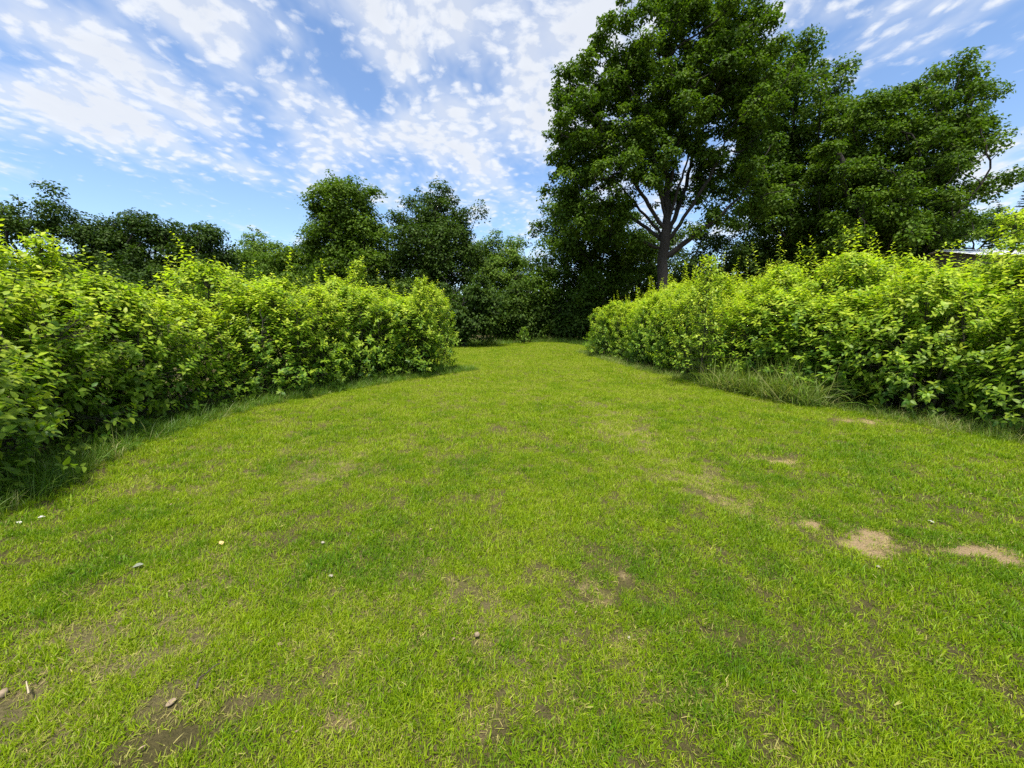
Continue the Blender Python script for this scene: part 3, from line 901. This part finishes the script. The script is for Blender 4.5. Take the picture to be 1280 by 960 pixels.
# ------------------------------------------------------------------ hedge shrubs
def leaf_set(B, Dv, N, L, W, tint):
    """leaves from base B along Dv with face normal N: a pointed oval, cupped and drooping (8 corners, 8 triangles)"""
    Dv = unit(Dv)
    N = unit(N - Dv * (N * Dv).sum(1, keepdims=True))
    S = np.cross(Dv, N)
    n = len(B)
    L, W = L[:, None], W[:, None]
    def pt(f, s, dz):
        return B + Dv * L * f + S * W * s + N * L * dz
    V = np.stack([pt(0, 0, 0), pt(.32, -.46, .055), pt(.36, 0, .0), pt(.32, .46, .055),
                  pt(.70, -.34, -.02), pt(.72, 0, -.055), pt(.70, .34, -.02), pt(1.02, 0, -.17)], 1).reshape(-1, 3)
    tri = np.array([(0, 2, 1), (0, 3, 2), (1, 2, 5), (1, 5, 4), (2, 3, 6), (2, 6, 5), (4, 5, 7), (5, 6, 7)])
    Ft = (np.arange(n)[:, None, None] * 8 + tri[None]).reshape(-1, 3)
    return V, Ft, np.repeat(tint, 8)

def shrub_parts(seed, H, RR, nsprig, leaf_len, leaders=22, lower=0.05, slender=False, shoot=0.70):
    """returns stems tubes and leaf arrays (base, direction, normal, length, width, tint)"""
    rng = np.random.default_rng(seed)
    prof_z = np.array([0.0, 0.08, 0.25, 0.5, 0.72, 0.88, 1.0])
    prof_r = np.array([0.78, 0.90, 1.0, 1.0, 0.88, 0.62, 0.15])
    # sprigs spread over the outer shell, lumpy
    zf = rng.beta(1.05, 0.92, nsprig) * (1 - lower) + lower
    az = rng.uniform(0, 2 * math.pi, nsprig)
    lump = 0.68 + 0.62 * vnoise(az * 2.2 + seed * 3.3, zf * 5.0 + seed) + 0.10 * np.sin(az * 3 + seed)
    sh = 1 - 0.62 * rng.random(nsprig) ** 1.9
    r = RR * np.interp(zf, prof_z, prof_r) * lump * sh
    P = np.column_stack([r * np.cos(az), r * np.sin(az), zf * H * (0.92 + 0.16 * lump)])
    out = np.column_stack([np.cos(az), np.sin(az), np.zeros(nsprig)])
    Dv = unit(out * (1.0 - 0.75 * zf)[:, None] + np.array([0, 0, 1]) * (0.30 + 0.9 * zf)[:, None] + rng.normal(0, 0.30, (nsprig, 3)))
    SL = rng.uniform(0.14, 0.30, nsprig)
    nl = rng.integers(7, 12, nsprig)
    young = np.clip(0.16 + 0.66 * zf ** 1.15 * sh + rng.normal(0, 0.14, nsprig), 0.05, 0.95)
    # leaders: upright shoots over the top
    la = rng.uniform(0, 2 * math.pi, leaders)
    lr = RR * 0.72 * np.sqrt(rng.random(leaders))
    LP = np.column_stack([lr * np.cos(la), lr * np.sin(la), H * np.interp(lr / RR, [0, 1], [1.0, 0.86])])
    P = np.concatenate([P, LP])
    Dv = np.concatenate([Dv, unit(np.column_stack([np.cos(la) * 0.16, np.sin(la) * 0.16, np.ones(leaders)]) + rng.normal(0, 0.14, (leaders, 3)))])
    SL = np.concatenate([SL, 0.24 + shoot * rng.random(leaders) ** 1.8])
    nl = np.concatenate([nl, (8 + SL[-leaders:] * rng.uniform(22, 30, leaders)).astype(int)])
    young = np.concatenate([young, rng.uniform(0.7, 1.0, leaders)])
    if slender:                 # one leading stem with ascending side shoots
        m = nsprig
        zf = 0.12 + 0.88 * rng.random(m) ** 0.85
        az = rng.uniform(0, 2 * math.pi, m)
        lump = 0.55 + 0.9 * vnoise(az * 2 + seed, zf * 9 + seed)
        r = RR * np.clip(1.05 - zf, 0.02, 0.75) ** 0.8 * lump * rng.random(m) ** 0.45
        P = np.column_stack([r * np.cos(az), r * np.sin(az), zf * H])
        Dv = unit(np.column_stack([np.cos(az) * 0.6, np.sin(az) * 0.6, np.full(m, 0.75)]) + rng.normal(0, 0.22, (m, 3)))
        SL = rng.uniform(0.14, 0.34, m) * np.interp(zf, [0, 1], [1.1, 0.8])
        nl = rng.integers(6, 11, m)
        young = np.clip(0.25 + 0.55 * zf + rng.normal(0, 0.14, m), 0.05, 1)
    ns = len(P)
    k = np.repeat(np.arange(ns), nl)
    n = len(k)
    first = np.concatenate([[0], np.cumsum(nl)[:-1]])
    order = np.arange(n) - first[k]
    f = (order + 0.5) / nl[k]
    D = Dv[k]
    base = P[k] + D * (SL[k] * f)[:, None]
    ref = np.where(np.abs(D[:, 2:3]) > 0.9, np.array([[1.0, 0, 0]]), np.array([[0, 0, 1.0]]))
    A = unit(np.cross(D, ref))
    Bv = np.cross(D, A)
    ang = order * 2.4 + (k * 1.7) + rng.normal(0, 0.3, n)
    side = A * np.cos(ang)[:, None] + Bv * np.sin(ang)[:, None]
    spread = np.interp(f, [0, 0.8, 1], [1.15, 0.95, 0.45])
    LD = unit(side * spread[:, None] + D * 0.45 + np.array([0, 0, -0.18]) + rng.normal(0, 0.14, (n, 3)))
    # leaf faces turn up to the light
    LN = unit(np.array([0, 0, 1.0]) + 0.35 * D + 0.35 * unit(P[k] * np.array([1, 1, 0.2])) + rng.normal(0, 0.28, (n, 3)))
    LL = leaf_len * rng.uniform(0.55, 1.3, n) * np.interp(f, [0, .5, 1], [0.95, 1.1, 0.7])
    LW = LL * rng.uniform(0.50, 0.64, n)
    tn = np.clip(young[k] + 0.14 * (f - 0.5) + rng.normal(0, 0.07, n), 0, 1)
    # stems
    tubes = []
    nst = 11
    for i in range(nst):
        a = i * 2 * math.pi / nst + rng.uniform(-0.3, 0.3)
        b0 = np.array([math.cos(a), math.sin(a), 0]) * rng.uniform(0.05, 0.35) * RR
        tp = np.array([math.cos(a), math.sin(a), 0]) * RR * rng.uniform(0.25, 0.7) + np.array([0, 0, H * rng.uniform(0.7, 0.95)])
        s = np.linspace(0, 1, 9)[:, None]
        c = b0 * (1 - s) + tp * s + np.array([math.cos(a), math.sin(a), 0]) * 0.18 * RR * np.sin(s * math.pi) + rng.normal(0, 0.02, (9, 3))
        c[0, 2] = -0.05
        tubes.append((c, np.linspace(0.022, 0.007, 9)))
    stemline = np.concatenate([t[0][2:] for t in tubes])
    if slender:
        c = np.column_stack([0.03 * np.sin(np.linspace(0, 5, 14)), 0.03 * np.cos(np.linspace(0, 4, 14)), np.linspace(-0.05, H + 0.1, 14)])
        tubes = [(c, np.linspace(0.028, 0.004, 14))]
        stemline = np.column_stack([np.interp(np.linspace(0, 1, 60), np.linspace(0, 1, 14), c[:, j]) for j in range(3)])
    for i in range(0, ns, 1 if slender else 2):
        dd = np.linalg.norm(stemline - P[i], axis=1) + np.where(stemline[:, 2] > P[i][2] - 0.05, 0.8, 0)
        q = stemline[dd.argmin()]
        tubes.append((np.stack([q, P[i], P[i] + Dv[i] * SL[i]]), np.array([0.006, 0.0035, 0.0015])))
    return tubes, (base, LD, LN, LL, LW, tn)

def stems_mesh(tubes):
    Vs, Fs, o = [], [], 0
    for c, r in tubes:
        V, q = tube(c, r, 6 if r[0] > 0.015 else 3)
        Vs.append(V)
        Fs.append(q + o)
        o += len(V)
    return mesh_np('stems', np.concatenate(Vs), np.concatenate(Fs), M['stem'], smooth=True)

# a handful of single leaves shared by all the leaves one can pick out
LEAF_BANK = []
for i in range(10):
    V, Ft, tn = leaf_set(np.zeros((1, 3)), np.array([[0, 1.0, 0]]), np.array([[0, 0, 1.0]]), np.array([1.0]), np.array([1.0]), np.array([0.1 + i * 0.09]))
    LEAF_BANK.append(mesh_np('leaf', V, Ft, M['hedge_leaf'], dict(tint=tn)))
VARIANTS = {}
def variant(i):
    if i not in VARIANTS:
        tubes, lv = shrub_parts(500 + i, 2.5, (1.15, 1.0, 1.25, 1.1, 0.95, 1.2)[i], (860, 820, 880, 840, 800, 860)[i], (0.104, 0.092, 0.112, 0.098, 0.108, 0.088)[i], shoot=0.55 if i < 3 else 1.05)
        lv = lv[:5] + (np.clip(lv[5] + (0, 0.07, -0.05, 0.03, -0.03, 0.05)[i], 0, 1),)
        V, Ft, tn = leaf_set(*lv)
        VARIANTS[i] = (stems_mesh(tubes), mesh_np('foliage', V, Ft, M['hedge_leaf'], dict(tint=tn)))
    return VARIANTS[i]
def far_shrub(label, group, x, y, rz, sc, i):
    st, fo = variant(i)
    root = tag(link('shrub', None, None, (x, y, height(np.array([x]), np.array([y]))[0]), rz, sc), label, 'shrub', group)
    link('stems', st, root)
    tag(link('foliage', fo, root), kind='stuff')
    return root
def near_shrub(label, group, x, y, seed, H, RR, nsprig, npick):
    """a shrub of its own whose most visible leaves are single objects"""
    z = height(np.array([x]), np.array([y]))[0]
    root = tag(link('shrub', None, None, (x, y, z)), label, 'shrub', group)
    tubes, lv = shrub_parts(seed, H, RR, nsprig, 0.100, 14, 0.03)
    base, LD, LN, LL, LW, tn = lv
    link('stems', stems_mesh(tubes), root)
    wp = base + LD * (LL * 0.5)[:, None] + np.array([x, y, z])
    pu, pvv, dep = project(wp)
    vis = (pu > 0) & (pu < 1280) & (pvv > 0) & (pvv < 960) & (dep > 0.5)
    cell = (pu // 9).astype(int) * 1000 + (pvv // 9).astype(int)
    order = np.argsort(np.where(vis, dep, 1e6))
    seen, pick = set(), []
    for i in order:
        if not vis[i]:
            break
        if cell[i] not in seen:
            seen.add(cell[i])
            pick.append(i)
    pick = sorted(pick, key=lambda i: -(LL[i] / dep[i]))[:npick]
    mask = np.zeros(len(base), bool)
    mask[pick] = True
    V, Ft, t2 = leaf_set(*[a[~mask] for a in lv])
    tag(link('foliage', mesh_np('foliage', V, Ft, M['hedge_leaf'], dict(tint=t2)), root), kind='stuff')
    for i in pick:
        d = unit(LD[i][None])[0]
        nn = unit((LN[i] - d * (LN[i] @ d))[None])[0]
        s = np.cross(d, nn)
        m = Matrix(((s[0] * LW[i], d[0] * LL[i], nn[0] * LL[i], base[i][0]), (s[1] * LW[i], d[1] * LL[i], nn[1] * LL[i], base[i][1]),
                    (s[2] * LW[i], d[2] * LL[i], nn[2] * LL[i], base[i][2]), (0, 0, 0, 1)))
        o = bpy.data.objects.new('leaf', LEAF_BANK[int(np.clip((tn[i] - 0.1) / 0.09, 0, 9))])
        COL.objects.link(o)
        o.parent = root
        o.matrix_local = m
    return root

ORD = ['first', 'second', 'third', 'fourth', 'fifth', 'sixth', 'seventh', 'eighth', 'ninth', 'tenth', 'eleventh', 'twelfth', 'thirteenth', 'fourteenth', 'fifteenth']
def along(line, step, off, start=0.0):
    """points every step metres along a polyline, off metres to its right"""
    seg = np.diff(line, axis=0)
    L = np.linalg.norm(seg, axis=1)
    cum = np.concatenate([[0], np.cumsum(L)])
    out = []
    s = start
    while s <= cum[-1] + 1e-6:
        i = min(np.searchsorted(cum, s, 'right') - 1, len(seg) - 1)
        t = (s - cum[i]) / L[i]
        d = seg[i] / L[i]
        out.append(line[i] + seg[i] * t + np.array([d[1], -d[0]]) * off)
        s += step
    return out
def hedge_row(side, line, step, off, start, row, hs, near):
    rng = np.random.default_rng({'front': 17, 'second': 31, 'third': 53}[row] + (0 if side == 'left' else 400))
    pts = along(line, step, off, start)
    for i, p in enumerate(pts):
        x, y = p + rng.normal(0, 0.09, 2)
        hh = hs(x, y) * rng.uniform(0.82, 1.13)
        g = 'shrubs of the %s hedge' % side
        if row == 'front':
            lb = 'bright green leafy shrub, %s from the near end of the %s hedge front' % (ORD[i], side)
        else:
            lb = 'yellow-green shrub top, %s from the near end in the %s row of the %s hedge' % (ORD[i], row, side)
        if i in near:
            near_shrub(lb, g, x, y, 900 + i * 11 + (0 if side == 'left' else 77), hh, 1.05 * rng.uniform(0.95, 1.1), 860, near[i])
        else:
            s = 1.0 * rng.uniform(0.92, 1.1)
            far_shrub(lb, g, x, y, rng.uniform(0, 6.28), (s, s, hh / 2.5), rng.integers(0, 3) if row == 'front' else rng.integers(3, 6))
TOP_L = ((-300, 300), (0, 314), (60, 326), (130, 334), (200, 342), (300, 350), (400, 360), (480, 366), (540, 372), (580, 386))
TOP_R = ((725, 388), (760, 378), (800, 366), (850, 356), (900, 352), (950, 348), (1000, 342), (1060, 328), (1120, 320), (1180, 314), (1230, 313), (1280, 302), (1600, 290))
def top_h(tab, k):
    """shrub height whose top lies on the hedge's skyline, times k"""
    tab = np.array(tab, float)
    def f(x, y):
        px = 640 + F * x / max(y, 1.0)
        return max(1.0, (np.interp(y, *k) if isinstance(k, tuple) else k) * (at_depth(px, np.interp(px, tab[:, 0], tab[:, 1]), y)[2] - 0.12) / 1.06)
    return f
hedge_row('left', LEFT_EDGE[2:], 1.32, -0.98, 0.15, 'front', top_h(TOP_L, ([4, 10], [0.84, 1.0])), {0: 290, 1: 290, 2: 200})
hedge_row('left', LEFT_EDGE[2:], 1.50, -2.2, 0.6, 'second', top_h(TOP_L, 1.0), {})
hedge_row('right', RIGHT_EDGE[2:], 1.45, 0.98, 0.0, 'front', top_h(TOP_R, ([6, 12, 20], [0.76, 0.84, 1.0])), {0: 290, 1: 250})
hedge_row('right', RIGHT_EDGE[2:], 1.6, 2.3, 0.5, 'second', top_h(TOP_R, 0.92), {})
hedge_row('right', RIGHT_EDGE[2:], 1.8, 3.8, 0.2, 'third', top_h(TOP_R, 1.0), {})
# taller single shrubs standing out of the hedges
for lb, side, px, py, Y, top, wdt, i in (
        ('slender tall shrub with a dark stem standing proud of the right hedge front', 'right', 880, 478, 10.4, 318, 0.85, 0),
        ('tallest shrub of the right hedge, pointing up beside the shed roof', 'right', 1246, 500, 7.8, 258, 1.0, 3),
        ('slim pale sapling rising behind the middle of the left hedge', 'left', 452, 470, 13.5, 322, 0.5, 4),
        ('upright shoot-topped shrub near the far end of the left hedge', 'left', 527, 470, 12.3, 345, 0.6, 1),
        ('pointed shrub top rising from the left hedge near the left edge', 'left', 72, 520, 5.9, 292, 0.7, 2)):
    b0, tp = at_depth(px, 405, Y), at_depth(px, top, Y)
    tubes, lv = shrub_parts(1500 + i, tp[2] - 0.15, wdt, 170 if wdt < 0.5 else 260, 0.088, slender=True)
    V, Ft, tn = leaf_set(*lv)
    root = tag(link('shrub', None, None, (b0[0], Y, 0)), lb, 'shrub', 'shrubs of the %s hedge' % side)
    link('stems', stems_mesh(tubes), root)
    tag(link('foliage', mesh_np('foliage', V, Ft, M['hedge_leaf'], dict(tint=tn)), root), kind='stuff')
# little saplings at the end of the lawn
for lb, px, py, h, i in (('small sapling at the foot of the dark bushes, just right of the left hedge end', 612, 432, 1.0, 1),
                         ('pale sapling standing alone at the middle of the lawn end', 655, 432, 1.15, 2),
                         ('low leafy bush on the grass bank at the lawn end', 682, 430, 1.2, 3)):
    p = ground_at(px, py)
    tubes, lv = shrub_parts(1600 + i, h, 0.55 * h, 90, 0.11, slender=True)
    V, Ft, tn = leaf_set(*lv)
    root = tag(link('sapling', None, None, (p[0], p[1], height(p[:1], p[1:])[0])), lb, 'sapling', 'saplings at the lawn end')
    link('stems', stems_mesh(tubes), root)
    tag(link('foliage', mesh_np('foliage', V, Ft, M['hedge_leaf'], dict(tint=tn * 0.35)), root), kind='stuff')

# ------------------------------------------------------------------ small things lying on the lawn
M['stone'] = plain_mat('stone', (0.20, 0.145, 0.085), (0.30, 0.23, 0.15), 60.0)
M['pale_stone'] = plain_mat('pale_stone', (0.24, 0.21, 0.15), (0.36, 0.32, 0.24), 60.0)
M['petal'] = plain_mat('petal', (0.50, 0.48, 0.38), (0.60, 0.58, 0.48), 90.0, 0.6, 0.1)
M['dead_leaf'] = plain_mat('dead_leaf', (0.55, 0.36, 0.12), (0.62, 0.48, 0.22), 60.0, 0.6, 0.2)
M['grey_leaf'] = plain_mat('grey_leaf', (0.12, 0.13, 0.085), (0.24, 0.25, 0.18), 60.0, 0.7, 0.2)
M['twig'] = plain_mat('twig', (0.030, 0.022, 0.016), (0.08, 0.06, 0.045), 60.0)
M['straw'] = plain_mat('straw', (0.34, 0.28, 0.17), (0.44, 0.37, 0.24), 60.0)
def stone_mesh(seed, a, b, c, mat):
    import bmesh
    bm = bmesh.new()
    bmesh.ops.create_icosphere(bm, subdivisions=3, radius=1.0)
    rng = np.random.default_rng(seed)
    planes = [(unit(rng.normal(0, 1, 3)), rng.uniform(0.62, 0.88)) for _ in range(9)]
    for vv in bm.verts:
        p = np.array(vv.co)
        for nn, dd in planes:
            k = p @ nn - dd
            if k > 0:
                p = p - nn * k * 0.85
        vv.co = p * np.array([a, b, c])
    me = bpy.data.meshes.new('stone')
    bm.to_mesh(me)
    bm.free()
    me.materials.append(mat)
    me.polygons.foreach_set('use_smooth', np.ones(len(me.polygons), bool))
    return me
def on_lawn(px, py):
    p = ground_at(px, py)
    return p[0], p[1], height(np.array([p[0]]), np.array([p[1]]))[0]
def stone(label, px, py, a, b, c, lift, mat, seed, cat='stone'):
    x, y, z = on_lawn(px, py)
    tag(link('stone', stone_mesh(seed, a * 0.72, b * 0.72, c * 0.8, M[mat]), None, (x, y, z + lift), seed), label, cat, 'stones lying in the lawn')
stone('round tan stone sitting on the grass, low in the middle of the picture', 596, 793, 0.021, 0.019, 0.017, 0.020, 'stone', 3)
stone('flat pinkish stone half in frame at the left edge of the lawn', 3, 872, 0.045, 0.030, 0.018, 0.006, 'stone', 5)
stone('small pebble in the worn patch right of the round tan stone', 786, 797, 0.013, 0.012, 0.010, 0.010, 'pale_stone', 8)
stone('pale flat stone in the left half of the lawn, above the bare patch', 414, 723, 0.022, 0.016, 0.010, 0.020, 'pale_stone', 9)
stone('pale pebble beside the yellowed wheel track', 404, 679, 0.024, 0.018, 0.012, 0.020, 'pale_stone', 12)
stone('flat tan stone in the worn grass near the dark twig', 214, 878, 0.030, 0.020, 0.010, 0.006, 'stone', 14)
stone('white pebble below the big sandy patch', 1098, 708, 0.016, 0.012, 0.010, 0.015, 'pale_stone', 15)
def litter(name, label, cat, px, py, L, W, mat, rz, tilt=0.25, lift=0.016, group=None):
    x, y, z = on_lawn(px, py)
    V, Ft, tn = leaf_set(np.zeros((1, 3)), np.array([[0, 1.0, 0]]), np.array([[0, 0, 1.0]]), np.array([L]), np.array([W]), np.array([0.5]))
    V = np.concatenate([V, V - np.array([0, 0, 0.0015])])
    o = tag(link(name, mesh_np(name, V, np.concatenate([Ft, Ft[:, ::-1] + 8]), M[mat]), None, (x, y, z + lift)), label, cat, group)
    o.rotation_euler = (tilt, tilt * 0.6, rz)
litter('petal', 'white petal on the grass nearest the left edge below the hedge', 'petal', 26, 657, 0.055, 0.035, 'petal', 1.2, group='white petals by the left hedge')
litter('petal', 'white petal on the grass just right of its twin below the left hedge', 'petal', 46, 650, 0.055, 0.034, 'petal', -1.2, group='white petals by the left hedge')
litter('fallen_leaf', 'orange-yellow fallen leaf lying on the grass left of centre', 'leaf', 278, 684, 0.06, 0.035, 'dead_leaf', 0.8)
litter('fallen_leaf', 'curled grey-green dead leaf on the lawn below the left hedge', 'leaf', 166, 713, 0.07, 0.04, 'grey_leaf', -1.4, 0.4)
litter('fallen_leaf', 'tiny white leaf on the dark grass right of the sandy patch', 'leaf', 1168, 654, 0.045, 0.03, 'petal', 0.3)
def stick(name, label, cat, pts, r, mat):
    P = np.array([on_lawn(px, py) for px, py in pts]) + np.array([[0, 0, 0.032]])
    s = np.linspace(0, 1, 9)
    k = np.linspace(0, 1, len(P))
    c = np.column_stack([np.interp(s, k, P[:, j]) for j in range(3)])
    base = c[0].copy()
    c[:, 2] += 0.006 * np.sin(s * 9)
    V, q = tube(c - base, np.linspace(r, r * 0.45, 9), 6)
    tag(link(name, mesh_np(name, V, q, M[mat], smooth=True), None, base), label, cat)
stick('twig', 'thin black bent twig lying low on the left of the lawn', 'twig', ((247, 868), (250, 855), (262, 846), (276, 838)), 0.0045, 'twig')
stick('straw_stalk', 'short pale straw stalk beside the stone at the left edge', 'straw', ((38, 876), (35, 862)), 0.004, 'straw')
n = 420
lp = sector(n, 1.1, 6.5, R(52))
lp = lp[(poly_dist(lp, LEFT_EDGE) > 0.3) & (poly_dist(lp, RIGHT_EDGE) < -0.3)]
lp = lp[RNG.random(len(lp)) < 0.25 + 1.2 * dry(lp) + 0.6 * bare(lp)]
n = len(lp)
C = np.column_stack([lp, height(lp[:, 0], lp[:, 1]) + RNG.uniform(0.008, 0.026, n)])
N = unit(np.array([0, 0, 1.0]) + RNG.normal(0, 0.35, (n, 3)))
T = unit(RNG.normal(0, 1, (n, 3)) * np.array([1, 1, 0.2]))
L = RNG.uniform(0.012, 0.032, n)
V, Ft, tn = leaf_cards(C, N, T, L, L * RNG.uniform(0.2, 0.6, n), 0.15, np.zeros(n))
V = np.concatenate([V, V - np.array([0, 0, 0.001])])
M['crumb'] = plain_mat('crumb', (0.13, 0.085, 0.045), (0.34, 0.26, 0.15), 3.0, 0.8, 0.2)
tag(link('leaf_litter', mesh_np('leaf_litter', V, np.concatenate([Ft, Ft[:, ::-1] + 4 * n]), M['crumb'])), 'scattered brown crumbs of dead leaf and straw among the grass blades', 'litter', kind='stuff')
print('tris', sum(len(o.data.loops) - 2 * len(o.data.polygons) for o in SC.objects if o.type == 'MESH'))
